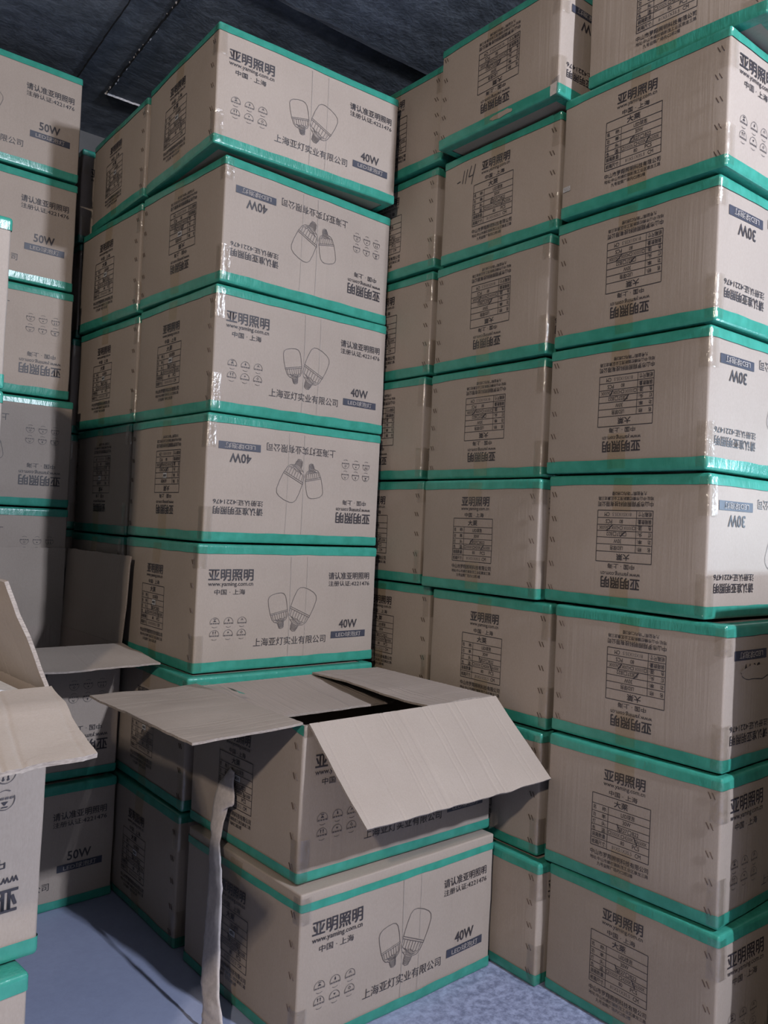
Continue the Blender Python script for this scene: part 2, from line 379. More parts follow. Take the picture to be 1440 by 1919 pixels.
def spec_art(kind, watt, marks):
    A = Art(); b, a, h = DIM[kind]
    sx = 1.0; ox = (a - 1.395) / 2 + (.0 if kind == 's' else -.03)
    kz = h / 1.0 if kind != 's' else 1.0
    if kind == 'e': kz = 1.0
    X = lambda x: x * sx + ox
    Z = lambda z: z + (.0 if kind == 's' else .035) + (.05 if kind == 'l' else 0) + (.3 if kind == 'e' else 0)
    A.text('亚明照明', X(.513), X(.848), Z(.768), Z(.850), 1, .024)
    A.text('www.yaming.com.cn', X(.510), X(.850), Z(.722), Z(.760), 1, .010)
    A.text('中国 · 上海', X(.560), X(.792), Z(.668), Z(.706), 1, .010)
    x0, x1, xs = X(.420), X(.898), X(.557)
    rows = [.655, .578, .522, .470, .421, .375, .322, .266]
    A.line([(x0, Z(.655)), (x1, Z(.655)), (x1, Z(.266)), (x0, Z(.266))], .0055, 1, True)
    for z in rows[1:-1]: A.line([(x0, Z(z)), (x1, Z(z))], .0045)
    A.line([(xs, Z(.578)), (xs, Z(.266))], .0045)
    A.text('大莱', X(.605), X(.718), Z(.592), Z(.640), 1, .02)
    for (p, q), zt in zip([('名', '称:'), ('功', '率:'), ('灯', '头:'), ('色', '温:')], rows[1:5]):
        A.text(p, x0 + .010, x0 + .034, Z(zt - .042), Z(zt - .010), 1, .01)
        A.text(q, xs - .052, xs - .012, Z(zt - .042), Z(zt - .010), 1, .01)
    A.text('装箱数量:', x0 + .010, xs - .010, Z(.332), Z(.366), 1, .01)
    A.text('纸箱尺寸:', x0 + .010, xs - .010, Z(.277), Z(.311), 1, .01)
    A.text('LED球泡', X(.665), X(.775), Z(.532), Z(.568), 1, .01)
    if kind == 's': A.text(watt, X(.68), X(.745), Z(.482), Z(.512), 1, .01)
    else:
        A.rect(X(.66), X(.735), Z(.474), Z(.520), 5, .002); A.text(watt, X(.668), X(.727), Z(.484), Z(.510), 1, .01, .005)
    def sq(x, z, s=.026): A.line([(x, z), (x + s, z), (x + s, z + s), (x, z + s)], .004, 1, True)
    sq(X(.640), Z(.430)); A.text('E27', X(.672), X(.718), Z(.430), Z(.458), 1, .01); sq(X(.726), Z(.430)); A.text('B22', X(.762), X(.812), Z(.430), Z(.458), 1, .01)
    for i, t in enumerate(['3000K', '4200K', '6500K']):
        xx = X(.565 + i * .108); sq(xx, Z(.386), .022); A.text(t, xx + .028, xx + .100, Z(.384), Z(.411), 1 if i else 3, .004)
    A.text('80', X(.670), X(.700), Z(.335), Z(.363), 1, .01); A.text('PCS', X(.765), X(.822), Z(.335), Z(.365), 1, .01)
    A.text('81X51X35.5', X(.60), X(.765), Z(.283), Z(.308), 3, .0); A.text('CM', X(.790), X(.835), Z(.281), Z(.311), 1, .01)
    A.text('中山市罗翔照明科技有限公司', x0, x1, Z(.198), Z(.237), 1, .012)
    A.text('地址:中山市横栏镇新茂工业区康龙三路', x0, x1, Z(.162), Z(.190), 1, .008)
    A.text('九号益辉广场内C2栋2楼', X(.480), X(.775), Z(.124), Z(.153), 1, .008)
    # felt-pen ticks
    if marks == 0:
        A.line([(X(.632), Z(.475)), (X(.652), Z(.445)), (X(.664), Z(.425))], .008); A.line([(X(.770), Z(.425)), (X(.795), Z(.390)), (X(.800), Z(.368))], .008)
    elif marks == 1:
        A.line([(X(.630), Z(.425)), (X(.660), Z(.462)), (X(.675), Z(.470))], .009); A.line([(X(.772), Z(.380)), (X(.800), Z(.420))], .009)
    elif marks == 2:
        A.line([(X(.640), Z(.420)), (X(.690), Z(.462))], .008); A.line([(X(.760), Z(.375)), (X(.800), Z(.412)), (X(.815), Z(.418))], .008)
    elif marks == 3:                          # as 0 plus a scribbled note beside the logo
        A.line([(X(.645), Z(.420)), (X(.660), Z(.480))], .008); A.line([(X(.770), Z(.378)), (X(.795), Z(.425))], .008)
        A.line([(X(.19), Z(.745)), (X(.235), Z(.752))], .010)
        A.line([(X(.285), Z(.84)), (X(.262), Z(.72))], .009); A.line([(X(.325), Z(.84)), (X(.300), Z(.71))], .009)
        A.line([(X(.375), Z(.86)), (X(.345), Z(.76)), (X(.40), Z(.765)), (X(.42), Z(.83))], .009); A.line([(X(.425), Z(.86)), (X(.385), Z(.68))], .009)
    return A

# ------------------------------------------------------------------ carton surface
class Skin:
    """rounded, slightly bulged and dented carton surface"""
    def __init__(self, dims, seed, r=0.015, bulge=0.014, dent=0.007):
        self.d = dims; self.s = seed; self.r = r; self.b = bulge; self.n = dent
    def __call__(self, x, y, z, off=0.0):
        d = self.d; r = self.r
        q = [min(max(c, r), m - r) for c, m in zip((x, y, z), d)]
        n = [x - q[0], y - q[1], z - q[2]]; l = math.sqrt(sum(c * c for c in n)) or 1; n = [c / l for c in n]
        f = [1 - (2 * c / m - 1) ** 4 for c, m in zip((x, y, z), d)]
        B = self.b * (n[0] ** 2 * f[1] * f[2] + n[1] ** 2 * f[0] * f[2] + n[2] ** 2 * f[0] * f[1] * 0.0)
        nz = noise.noise(Vector((x * 1.7 + self.s * 7.3, y * 1.7, z * 1.9))) * self.n
        nz += noise.noise(Vector((x * 6 + self.s * 3.1, y * 6, z * 6))) * self.n * .28
        if n[2] ** 2 > .5: nz = -abs(nz) * .6
        k = r + off + B + nz
        return (q[0] + n[0] * k, q[1] + n[1] * k, q[2] + n[2] * k)

def ticks(L, r, step=0.085):
    n = max(2, int((L - 2 * r) / step))
    return [0, r * .35, r * .7] + [r + (L - 2 * r) * i / n for i in range(n + 1)] + [L - r * .7, L - r * .35, L]
def face_grid(dims, face, us, vs, fn, acc, flip=False):
    V, F, idx = acc
    ids = []
    for v in vs:
        row = []
        for u in us:
            x, y, z = face(u, v); k = (round(x, 5), round(y, 5), round(z, 5))
            if k not in idx: idx[k] = len(V); V.append(fn(x, y, z))
            row.append(idx[k])
        ids.append(row)
    for j in range(len(vs) - 1):
        for i in range(len(us) - 1):
            q = (ids[j][i], ids[j][i + 1], ids[j + 1][i + 1], ids[j + 1][i]); F.append(q[::-1] if flip else q)

_mc = {}
def carton_mesh(kind, inv, seed, marks, tape_drop=0.0):
    key = (kind, inv, seed, marks, tape_drop)
    if key in _mc: return _mc[key]
    b, a, h = DIM[kind]; sk = Skin((b, a, h), seed)
    tx, ty, tz = ticks(b, sk.r), ticks(a, sk.r), ticks(h, sk.r)
    acc = ([], [], {})
    face_grid(None, lambda u, v: (u, 0, v), tx, tz, sk, acc)
    face_grid(None, lambda u, v: (u, a, v), tx, tz, sk, acc, True)
    face_grid(None, lambda u, v: (0, u, v), ty, tz, sk, acc, True)
    face_grid(None, lambda u, v: (b, u, v), ty, tz, sk, acc)
    face_grid(None, lambda u, v: (u, v, h), tx, ty, sk, acc)
    face_grid(None, lambda u, v: (u, v, 0), tx, ty, sk, acc, True)
    V, F = acc[0], acc[1]; MI = [0] * len(F)
    def place(A, fmap, w):
        base = len(V)
        for (x, z, l) in A.V:
            if inv: x, z = w - x, h - z
            X, Y, Z = fmap(x, z); V.append(sk(X, Y, Z, 0.004 + l))
        for f, m in zip(A.F, A.M): F.append(tuple(base + i for i in f)); MI.append(m)
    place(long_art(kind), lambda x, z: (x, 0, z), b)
    place(spec_art(kind, WATT[kind], marks), lambda x, z: (0, a - x, z), a)
    me = bpy.data.meshes.new('carton_body'); me.from_pydata([(p[0] * S, p[1] * S, p[2] * S) for p in V], [], F)
    for m in (CARD, INK, BADGE, LINE, PALE, STICKER): me.materials.append(m)
    me.polygons.foreach_set('material_index', MI); me.polygons.foreach_set('use_smooth', [True] * len(F)); me.update()
    # green tape round the top and bottom edges
    rr = random.Random(seed * 11 + 3)
    tapes = []
    for top in (True, False):
        acc = ([], [], {})
        fn = lambda x, y, z: sk(x, y, z, 0.0065)
        w0 = 0.078 + rr.uniform(-.008, .012); drop = tape_drop if top else 0
        zz = [w0, w0 * .66, w0 * .4, .022, .012, 0]
        for fidx, (fm, us, fl) in enumerate([((lambda u, v: (u, 0, v)), tx, False), ((lambda u, v: (u, a, v)), tx, True), ((lambda u, v: (0, u, v)), ty, True), ((lambda u, v: (b, u, v)), ty, False)]):
            V2, F2, idx = acc; rows = []
            for k, zv in enumerate(zz):
                if drop and k >= 4: continue
                row = []
                for u in us:
                    z = zv
                    if k == 0: z += 0.006 * noise.noise(Vector((u * 5, fidx * 3.3, seed * 2.0 + top)))
                    z += drop
                    z = h - z if top else z
                    x, y, z = fm(u, z); row.append(len(V2)); V2.append(fn(x, y, z))
                rows.append(row)
            for j in range(len(rows) - 1):
                for i in range(len(us) - 1):
                    q = (rows[j][i], rows[j][i + 1], rows[j + 1][i + 1], rows[j + 1][i])
                    F2.append(q if (top == fl) else q[::-1])
        if not drop:
            zt = h if top else 0
            hz = [0, .008, .016, .022, .05, .085]
            V2, F2, idx = acc
            for fm, us in [((lambda u, v: (u, v, zt)), tx), ((lambda u, v: (u, a - v, zt)), tx), ((lambda u, v: (v, u, zt)), ty), ((lambda u, v: (b - v, u, zt)), ty)]:
                rows = []
                for v in hz:
                    row = []
                    for u in us: x, y, z = fm(u, v); row.append(len(V2)); V2.append(fn(x, y, z))
                    rows.append(row)
                for j in range(len(rows) - 1):
                    for i in range(len(us) - 1): F2.append((rows[j][i], rows[j][i + 1], rows[j + 1][i + 1], rows[j + 1][i]))
        m2 = bpy.data.meshes.new('packing_tape'); m2.from_pydata([(p[0] * S, p[1] * S, p[2] * S) for p in acc[0]], [], acc[1])
        m2.materials.append(TAPE); m2.polygons.foreach_set('use_smooth', [True] * len(acc[1])); m2.update(); tapes.append(m2)
    # clear tape: wraps the near upright edge, and the seam ends on the narrow face
    def strip(uv, nu, nv, off=0.012, crinkle=0.006):
        V3 = []; F3 = []
        for j in range(nv + 1):
            for i in range(nu + 1):
                x, y, z = uv(i / nu, j / nv)
                c = crinkle * noise.noise(Vector((i * .9 + seed, j * .55, seed * 5.0)))
                V3.append(sk(x, y, z, off + abs(c)))
        for j in range(nv):
            for i in range(nu): k = j * (nu + 1) + i; F3.append((k, k + 1, k + nu + 2, k + nu + 1))
        return V3, F3
    def edge(za, zb, wl, wr):
        def uv(s, t):
            u = -wl + (wl + wr) * s; z = za + (zb - za) * t
            return (0, -u, z) if u < 0 else (u, 0, z)
        return uv
    clears = []
    lo, hi = (.02, .24 + .1 * rr.random()), (h - .18 - .12 * rr.random(), h - .02)
    for (za, zb) in (lo, hi):
        clears.append(strip(edge(za, zb, .07, .075), 12, 12, crinkle=.012))
    yc = a / 2 + rr.uniform(-.03, .03)
    for (za, zb) in ((.02, .20 + .1 * rr.random()), (h - .2 - .1 * rr.random(), h - .02)):
        clears.append(strip(lambda s, t, za=za, zb=zb: (0, yc - .08 + .16 * s, za + (zb - za) * t), 6, 8, crinkle=.003))
    cm = []
    for ic, (V3, F3) in enumerate(clears):
        m3 = bpy.data.meshes.new('clear_tape'); m3.from_pydata([(p[0] * S, p[1] * S, p[2] * S) for p in V3], [], F3)
        m3.materials.append(CLEAR if ic < 2 else SEAMT); m3.polygons.foreach_set('use_smooth', [True] * len(F3)); m3.update(); cm.append(m3)
    # staples up the glued flap of the narrow face
    st = []
    for i in range(5):
        z = h * (.10 + .19 * i) + rr.uniform(-.02, .02); y = .065 + rr.uniform(-.006, .006)
        if inv: y = a - y
        VV = []; FF = []
        for dy in (0.014, -0.014):
            p0 = (y + dy + .010, z + .020); p1 = (y + dy - .010, z - .020)
            if inv: pass
            k = len(VV)
            for (yy, zz2) in (p0, p1):
                for s1, s2 in ((-.0028, 0.005), (.0028, 0.005), (.0028, 0.010), (-.0028, 0.010)):
                    VV.append(sk(0, yy + s1, zz2, s2))
            FF += [(k, k + 1, k + 2, k + 3), (k + 7, k + 6, k + 5, k + 4), (k, k + 4, k + 5, k + 1), (k + 1, k + 5, k + 6, k + 2), (k + 2, k + 6, k + 7, k + 3), (k + 3, k + 7, k + 4, k)]
        m4 = bpy.data.meshes.new('staple'); m4.from_pydata([(p[0] * S, p[1] * S, p[2] * S) for p in VV], [], FF); m4.materials.append(STAPLE); m4.update(); st.append(m4)
    _mc[key] = (me, tapes, cm, st); return _mc[key]

def link(name, me, parent):
    o = bpy.data.objects.new(name, me); C.objects.link(o); o.parent = parent; return o
CLEARLAB = 'clear glossy tape'
def carton(kind, u, v, rot, z0, z1, label, group, inv=False, seed=0, marks=0, staples=True, drop=0.0, clear=True, rx=0, ry=0):
    root = empty('cardboard_carton', (u, v, z0 + .007), rot, rx, ry)
    root.scale = (1, 1, (z1 - z0 - .015) / DIM[kind][2])
    tag(root, label, 'cardboard box', group)
    me, tapes, cm, st = carton_mesh(kind, inv, seed, marks, drop)
    link('carton_body', me, root)
    for t in tapes: link('packing_tape', t, root)['label'] = 'green packing tape'
    if clear:
        for t in cm: link('clear_tape', t, root)['label'] = CLEARLAB
    if staples:
        for t in st: link('staple', t, root)
    return root

ORD = ['', 'topmost', 'second from the top', 'third from the top', 'fourth from the top', 'fifth from the top', 'sixth from the top', 'seventh from the top', 'bottom']
GAP = 0.006
# ------------------------------------------------------------------ tall 40W stack behind the open carton
g = '40W cartons of the tall middle stack'
for k, (u, v, r, z0, z1, inv, sd, mk, lab) in enumerate([
    (-.136, .091, -.042, 6.690, 7.744, 0, 1, 0, 'topmost 40W carton of the middle stack, jutting askew below the ceiling'),
    (.017, .143, .051, 5.562, 6.670, 1, 2, 1, 'upside-down 40W carton just under the jutting topmost one'),
    (.003, .172, .019, 4.447, 5.558, 0, 3, 0, 'upright 40W carton at mid-height of the middle stack, glossy taped corner'),
    (-.031, .142, .019, 3.323, 4.442, 1, 1, 2, 'upside-down 40W carton second up from the open carton, middle stack'),
    (-.081, .104, -.001, 2.210, 3.318, 0, 2, 0, 'upright 40W carton lowest in the middle stack, directly behind the open flaps')]):
    C3C = carton('m', u, v, r, z0, z1 - GAP, lab, g, bool(inv), sd, mk)
g = '40W cartons in the shaded column behind the middle stack'
for (u, v, r, z0, z1, inv, sd, lab) in [
    (-.083, 1.66, -.024, 6.692, 7.701, 0, 2, 'shaded topmost carton behind the jutting 40W carton, near the ceiling'),
    (-.044, 1.765, .036, 5.557, 6.680, 0, 1, 'shaded carton behind the middle stack, second from its column top'),
    (-.005, 1.79, .033, 4.457, 5.552, 0, 3, 'shaded carton behind the middle stack, third from its column top'),
    (-.034, 1.80, -.007, 3.313, 4.452, 1, 2, 'very dark carton behind the middle stack, fourth from its column top'),
    (-.083, 1.74, -.020, 2.217, 3.308, 0, 1, 'dark carton behind the raised flap of the far open carton'),
    (-.02, 1.56, 0, 1.108, 2.210, 0, 3, 'hidden carton second from the floor in the shaded column'),
    (-.02, 1.56, 0, 0, 1.102, 0, 2, 'hidden carton on the floor under the shaded column')]:
    carton('m', u, v, r, z0, z1 - GAP, lab, g, bool(inv), sd, 0)
g = 'cartons of the last column against the back wall'
for k in range(7):
    carton('m', -.10 + .03 * (k % 2), 3.44, 0, k * 1.1085, (k + 1) * 1.1085 - GAP, 'barely lit carton deep in the gap at the back, %s of its column' % ['floor one', 'second up', 'third up', 'fourth up', 'fifth up', 'sixth up', 'topmost'][k], g, False, 1 + k % 3, 0, staples=False)
# cartons the middle stack stands on
g = '40W cartons under the middle stack'
carton('m', -.19, -.01, 0, 0, 1.098, 'dark floor carton between the front 40W carton and the far corner', g, False, 1, 0)
carton('m', -.17, .0, -.01, 1.104, 2.206, 'dark carton one up from the floor, under the middle stack', g, False, 3, 1)
# floor carton under the open one
carton('m', -.152, -1.737, .034, 0, 1.079, '40W carton on the floor under the open carton, bulb drawing facing out', None, False, 2, 0, drop=.045)

# ------------------------------------------------------------------ long row of 30W cartons
g = '30W cartons of the nearest stack in the long row'
for (u, v, r, z0, z1, inv, sd, mk, lab) in [
    (1.948, -3.60, .040, 7.028, 8.0, 0, 2, 3, 'topmost 30W carton over the nearest stack of the long row, cut by the frame'),
    (1.876, -3.388, -.011, 6.048, 7.022, 0, 1, 1, 'upright 30W carton with small striped sticker, second from top of nearest stack'),
    (1.914, -3.332, -.021, 5.023, 6.041, 1, 2, 2, 'upside-down 30W carton just under the one with the striped sticker'),
    (1.922, -3.302, -.024, 4.012, 5.018, 1, 3, 1, 'upside-down 30W carton at mid-height of the nearest stack, brightly lit side'),
    (1.964, -3.315, -.014, 2.992, 4.006, 1, 1, 2, 'upside-down 30W carton with a crumpled side edge, nearest stack'),
    (1.956, -3.477, .018, 1.989, 2.984, 1, 2, 1, '30W carton with rubbed-out wattage, third up from the floor in nearest stack'),
    (1.925, -3.506, .031, .983, 1.983, 0, 3, 0, 'upright 30W carton one above the floor in the nearest stack'),
    (1.896, -3.538, -.012, 0, .977, 0, 1, 0, 'floor carton of the nearest stack in the long row')]:
    if z0 > 7: mk = 2
    o = carton('s', u, v, r, z0, z1 - GAP, lab, g, bool(inv), sd, mk)
    if 6 < z0 < 6.5: STK = o
    if 1.9 < z0 < 2.1: RUB = o
g = '30W cartons of the middle stack in the long row'
for (u, v, r, z0, z1, inv, sd, mk, lab) in [
    (1.742, -2.03, -.017, 7.006, 7.948, 1, 3, 1, 'upside-down 30W carton with torn bottom tape, top of the second stack'),
    (1.939, -1.916, -.018, 6.008, 6.998, 0, 1, 3, '30W carton with a handwritten note beside its logo'),
    (1.935, -1.861, -.033, 4.996, 6.002, 1, 2, 1, 'upside-down 30W carton directly under the one with the handwritten note'),
    (1.974, -1.831, -.016, 3.988, 4.990, 1, 1, 2, 'upside-down 30W carton two below the handwritten note'),
    (1.918, -1.878, -.010, 2.985, 3.982, 0, 2, 1, 'upright 30W carton three below the handwritten note'),
    (1.972, -1.994, -.010, 1.951, 2.979, 0, 3, 0, 'upright 30W carton touching the open carton front flap, second stack'),
    (1.920, -1.997, -.015, .962, 1.945, 0, 1, 0, 'plain-looking 30W carton one above the floor, beside the two front 40W cartons'),
    (1.841, -2.092, -.015, 0, .956, 0, 3, 0, 'floor carton in the second stack, beside the mottled floor corner')]:
    o = carton('s', u, v, r, z0, z1 - GAP, lab, g, bool(inv), sd, mk)
    if z0 > 7: TRN = o
g = '30W cartons of the far stack in the long row'
for i, (u, v, z0, z1, inv, sd) in enumerate([
    (1.935, -.472, 7.024, 7.961, 0, 1), (1.985, -.398, 6.030, 7.016, 0, 2), (2.017, -.356, 5.009, 6.024, 0, 3), (2.002, -.329, 3.997, 5.003, 1, 1),
    (2.005, -.372, 2.991, 3.989, 0, 2), (2.044, -.492, 2.002, 2.983, 0, 3), (1.99, -.44, 1.0, 1.996, 0, 1), (1.99, -.46, 0, .994, 0, 2)]):
    carton('s', u, v, 0, z0, z1 - GAP, ['topmost', 'second from the top', 'third from the top', 'fourth from the top', 'fifth from the top', 'sixth from the top', 'seventh from the top', 'floor'][i]
           + ' 30W carton of the far stack, half hidden by 40W cartons', g, bool(inv), sd, [2, 1, 0, 1, 1, 0, 0, 0][i])
g = '30W cartons of the low stack before the long row'
for k in range(3):
    carton('s', 2.06, -3.79 - 1.40, 0, k * 1.13, (k + 1) * 1.13 - GAP, 'hidden 30W carton outside the frame, %s of three before the long row' % ['lowest', 'middle', 'uppermost'][k], g, False, 1 + k, 0, staples=False)
g = '30W cartons of the second row behind'
for k in range(8):
    carton('s', 4.12, -2.75, 0, k * 1.0, (k + 1) * 1.0 - GAP, ('dark 30W carton glimpsed through the gap between two top cartons' if k == 7 else
           'hidden 30W carton in the row behind, %s above the floor' % ['standing', 'one', 'two', 'three', 'four', 'five', 'six'][k]), g, k == 7, 1 + k % 3, 0, staples=False)

# ------------------------------------------------------------------ 50W stack at the far corner
g = '50W cartons of the far corner stack'
for (u, v, r, z0, z1, inv, sd, lab) in [
    (-.324, 2.891, .003, 7.106, 8.265, 0, 1, 'topmost 50W carton of the far corner stack, under the ceiling'),
    (-.313, 2.919, .007, 5.918, 7.098, 0, 2, 'upright 50W carton second from the top in the far corner stack'),
    (-.291, 2.924, .006, 4.741, 5.910, 1, 3, 'upside-down 50W carton third from the top in the far corner stack'),
    (-.234, 2.924, .004, 3.565, 4.733, 1, 1, 'upside-down 50W carton fourth from the top in the far corner stack'),
    (-.241, 2.900, .004, 2.367, 3.557, 1, 2, '50W carton mostly hidden behind the raised flaps of the far open carton'),
    (-.26, 2.95, 0, 1.184, 2.360, 0, 3, 'hidden 50W carton second from the floor, far corner'),
    (-.26, 2.95, 0, 0, 1.178, 0, 1, 'hidden 50W carton on the floor, far corner')]:
    c, s = math.cos(r), math.sin(r)
    carton('l', u - 2.02 * c, v - 2.02 * s, r, z0, z1 - GAP, lab, g, bool(inv), sd, 0, staples=False)
r = .052
carton('l', -.23 - 2.02 * math.cos(r), 1.222 - 2.02 * math.sin(r), r, 0, 1.100, '50W carton on the floor under the far open carton', None, False, 2, 0, staples=False)

# ------------------------------------------------------------------ near stack at the frame edge
g = 'cartons of the stack cut by the frame edge'
for k in range(5):
    o = carton('m', -1.93 - 1.928, -.85, 0, k * 1.064, (k + 1) * 1.064 - GAP, ('brightly lit carton cut by the frame edge, its taped upper corner showing' if k == 4 else
        'hidden carton %s in the stack outside the frame' % ['on the floor', 'second up', 'third up', 'fourth up'][k]), g, False, 1 + k % 3, 0, staples=False)
    if k == 4:
        NT = o
carton('e', -2.13 - 1.9 * math.cos(.12), -2.53 - 1.9 * math.sin(.12), .12, 0, 1.535, 'creased carton on the floor under the near open carton', None, False, 1, 0, staples=False)

# ------------------------------------------------------------------ open cartons
def slab(name, P, t, parent, mats=(None, None), n=(240, 10), warp=0.01, seed=0, ridge=1.0, rag=0.008):
    """flap or wall: P = four corners (hinge a, hinge b, outer b, outer a); thickness t to the underside"""
    A, B, Cc, D = [Vector(p) for p in P]
    nrm = (B - A).cross(D - A).normalized()
    nu, nv = n; top = []; bot = []; rr_ = random.Random(seed * 17); rid = [(rr_.random(), rr_.uniform(.0012, .0026) * ridge, rr_.uniform(.0025, .0045)) for _ in range(16)]
    for j in range(nv + 1):
        for i in range(nu + 1):
            s, q = i / nu, j / nv
            p = (A * (1 - s) + B * s) * (1 - q) + (D * (1 - s) + Cc * s) * q
            w = warp * (noise.noise(Vector((s * 2.2 + seed, q * 1.8, seed * 1.7))) + .35 * noise.noise(Vector((s * 6 + seed, q * 5, 3.1)))) * min(1, q * 3)
            w += sum(hh * math.exp(-((s + .02 * q - c_) / ww) ** 2) for c_, hh, ww in rid)
            if j == nv: p = p + (D - A).normalized() * rag * noise.noise(Vector((s * 14, seed * 2.2, 0)))
            if i in (0, nu): p = p + (B - A).normalized() * rag * .7 * noise.noise(Vector((q * 12, seed * 4.2, i)))
            top.append(p + nrm * w); bot.append(p + nrm * (w - t))
    V = [tuple(p) for p in top + bot]; F = []; MI = []; o = len(top); W = nu + 1
    for j in range(nv):
        for i in range(nu):
            k = j * W + i
            F.append((k, k + 1, k + W + 1, k + W)); MI.append(0)
            F.append((o + k, o + k + W, o + k + W + 1, o + k + 1)); MI.append(1)
    rim = [i for i in range(W)] + [j * W + nu for j in range(1, nv + 1)] + [nv * W + i for i in range(nu - 1, -1, -1)] + [j * W for j in range(nv - 1, 0, -1)]
    for a_, b_ in zip(rim, rim[1:] + rim[:1]):
        k = len(V); V += [V[b_], V[a_], V[o + a_], V[o + b_]]; F.append((k, k + 1, k + 2, k + 3)); MI.append(2)
    ob = mesh_obj(name, V, F, [mats[0] or INNER, mats[1] or CARD, EDGE], parent, MI, True)
    return ob
def edge_mat():
    m, nt, b = new_mat('corrugated_edge')
    w = noise_tex(nt, mapping(nt, (1, 1, 6)), 120, 3)
    r = ramp(nt, [(0.35, (0.20, 0.16, 0.14)), (0.62, (0.33, 0.275, 0.24))]); L(nt, w.outputs['Fac'], r.inputs[0])
    L(nt, r.outputs[0], b.inputs['Base Color']); b.inputs['Roughness'].default_value = 0.8
    return m
EDGE = edge_mat()

def open_body(kind, h, inv, seed, marks, parent, wall=0.02, bottom_tape=True):
    """walls and bottom of an open carton, local coords, printed outside"""
    b, a, h0 = DIM[kind]; sk = Skin((b, a, h), seed, r=.02, bulge=.010, dent=.006)
    V = []; F = []; MI = []
    def grid(fm, us, vs, fn, m, flip):
        base = len(V); W = len(us)
        for v_ in vs:
            for u_ in us: V.append(fn(*fm(u_, v_)))
        for j in range(len(vs) - 1):
            for i in range(W - 1):
                k = base + j * W + i; q = (k, k + 1, k + W + 1, k + W); F.append(q[::-1] if flip else q); MI.append(m)
    tx, ty, tz = ticks(b, .02), ticks(a, .02), ticks(h, .02)[:-3] + [h - .001]
    def skt(x, y, z, off=0.0):
        # keep the open top straight: take the sideways part of the skin only
        p = sk(x, y, min(z, h - .021), off); return (p[0], p[1], z if z > h - .03 else p[2])
    fi = lambda x, y, z: (x, y, z)
    grid(lambda u, v: (u, 0, v), tx, tz, skt, 0, False); grid(lambda u, v: (u, a, v), tx, tz, skt, 0, True)
    grid(lambda u, v: (0, u, v), ty, tz, skt, 0, True); grid(lambda u, v: (b, u, v), ty, tz, skt, 0, False)
    grid(lambda u, v: (u, v, 0), tx, ty, skt, 0, True)
    w = wall
    iz = [w, h / 2, h]
    grid(lambda u, v: (u, w, v), [w, b / 2, b - w], iz, fi, 1, True); grid(lambda u, v: (u, a - w, v), [w, b / 2, b - w], iz, fi, 1, False)
    grid(lambda u, v: (w, u, v), [w, a / 2, a - w], iz, fi, 1, False); grid(lambda u, v: (b - w, u, v), [w, a / 2, a - w], iz, fi, 1, True)
    grid(lambda u, v: (u, v, w), [w, b / 2, b - w], [w, a / 2, a - w], fi, 1, False)
    k = len(V)                                # rim
    V.extend([(0, 0, h), (b, 0, h), (b, a, h), (0, a, h), (w, w, h), (b - w, w, h), (b - w, a - w, h), (w, a - w, h)])
    for i in range(4): F.append((k + i, k + (i + 1) % 4, k + 4 + (i + 1) % 4, k + 4 + i)); MI.append(7)
    def place(A, fm, wd_):
        base = len(V)
        for (x, z, l) in A.V:
            z = z * h / h0
            if inv: x, z = wd_ - x, h - z
            V.append(skt(*fm(x, z), 0.004 + l))
        for f, m in zip(A.F, A.M): F.append(tuple(base + i for i in f)); MI.append(m + 1)
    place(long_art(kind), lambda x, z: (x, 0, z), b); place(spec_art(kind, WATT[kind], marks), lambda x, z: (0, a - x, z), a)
    body = mesh_obj('carton_body', V, F, [CARD, INNER, INK, BADGE, LINE, PALE, STICKER, EDGE], parent, MI, True)
    V = []; F = []
    zz = [0, .012, .022, .04, .078]
    for fm, us, fl in [((lambda u, v: (u, 0, v)), tx, False), ((lambda u, v: (u, a, v)), tx, True), ((lambda u, v: (0, u, v)), ty, True), ((lambda u, v: (b, u, v)), ty, False)]:
        base = len(V); W = len(us)
        for v_ in zz:
            for u_ in us: V.append(sk(*fm(u_, v_), .0065))
        for j in range(len(zz) - 1):
            for i in range(W - 1):
                k = base + j * W + i; q = (k, k + 1, k + W + 1, k + W); F.append(q[::-1] if fl else q)
    mesh_obj('packing_tape', V, F, [TAPE], parent)['label'] = 'green packing tape'
    # clear tape and staples on the near upright edge
    V = []; F = []
    for j in range(13):
        for i in range(13):
            u_ = -.075 + .15 * i / 12; z = .0 + .30 * j / 12
            p = (0, -u_, z) if u_ < 0 else (u_, 0, z); V.append(sk(*p, .011 + .012 * abs(noise.noise(Vector((i * .9, j * .5, seed))))))
    for j in range(12):
        for i in range(12): k = j * 13 + i; F.append((k, k + 1, k + 14, k + 13))
    mesh_obj('clear_tape', V, F, [CLEAR], parent)['label'] = CLEARLAB
    rr = random.Random(seed)
    for i in range(5):
        z = h * (.10 + .19 * i); y = .065
        if inv: y = a - y
        V = []; F = []
        for dy in (.014, -.014):
            k = len(V)
            for (yy, z2) in ((y + dy + .01, z + .02), (y + dy - .01, z - .02)):
                for s1, s2 in ((-.0028, .005), (.0028, .005), (.0028, .010), (-.0028, .010)): V.append(sk(0, yy + s1, z2, s2))
            F += [(k, k + 1, k + 2, k + 3), (k + 7, k + 6, k + 5, k + 4), (k, k + 4, k + 5, k + 1), (k + 1, k + 5, k + 6, k + 2), (k + 2, k + 6, k + 7, k + 3), (k + 3, k + 7, k + 4, k)]
        mesh_obj('staple', V, F, [STAPLE], parent, smooth=False)
    return body
def to_local(root_loc, rz, pts):
    c, s = math.cos(-rz), math.sin(-rz); out = []
    for (x, y, z) in pts:
        x, y, z = x - root_loc[0], y - root_loc[1], z - root_loc[2]; out.append((x * c - y * s, x * s + y * c, z))
    return out

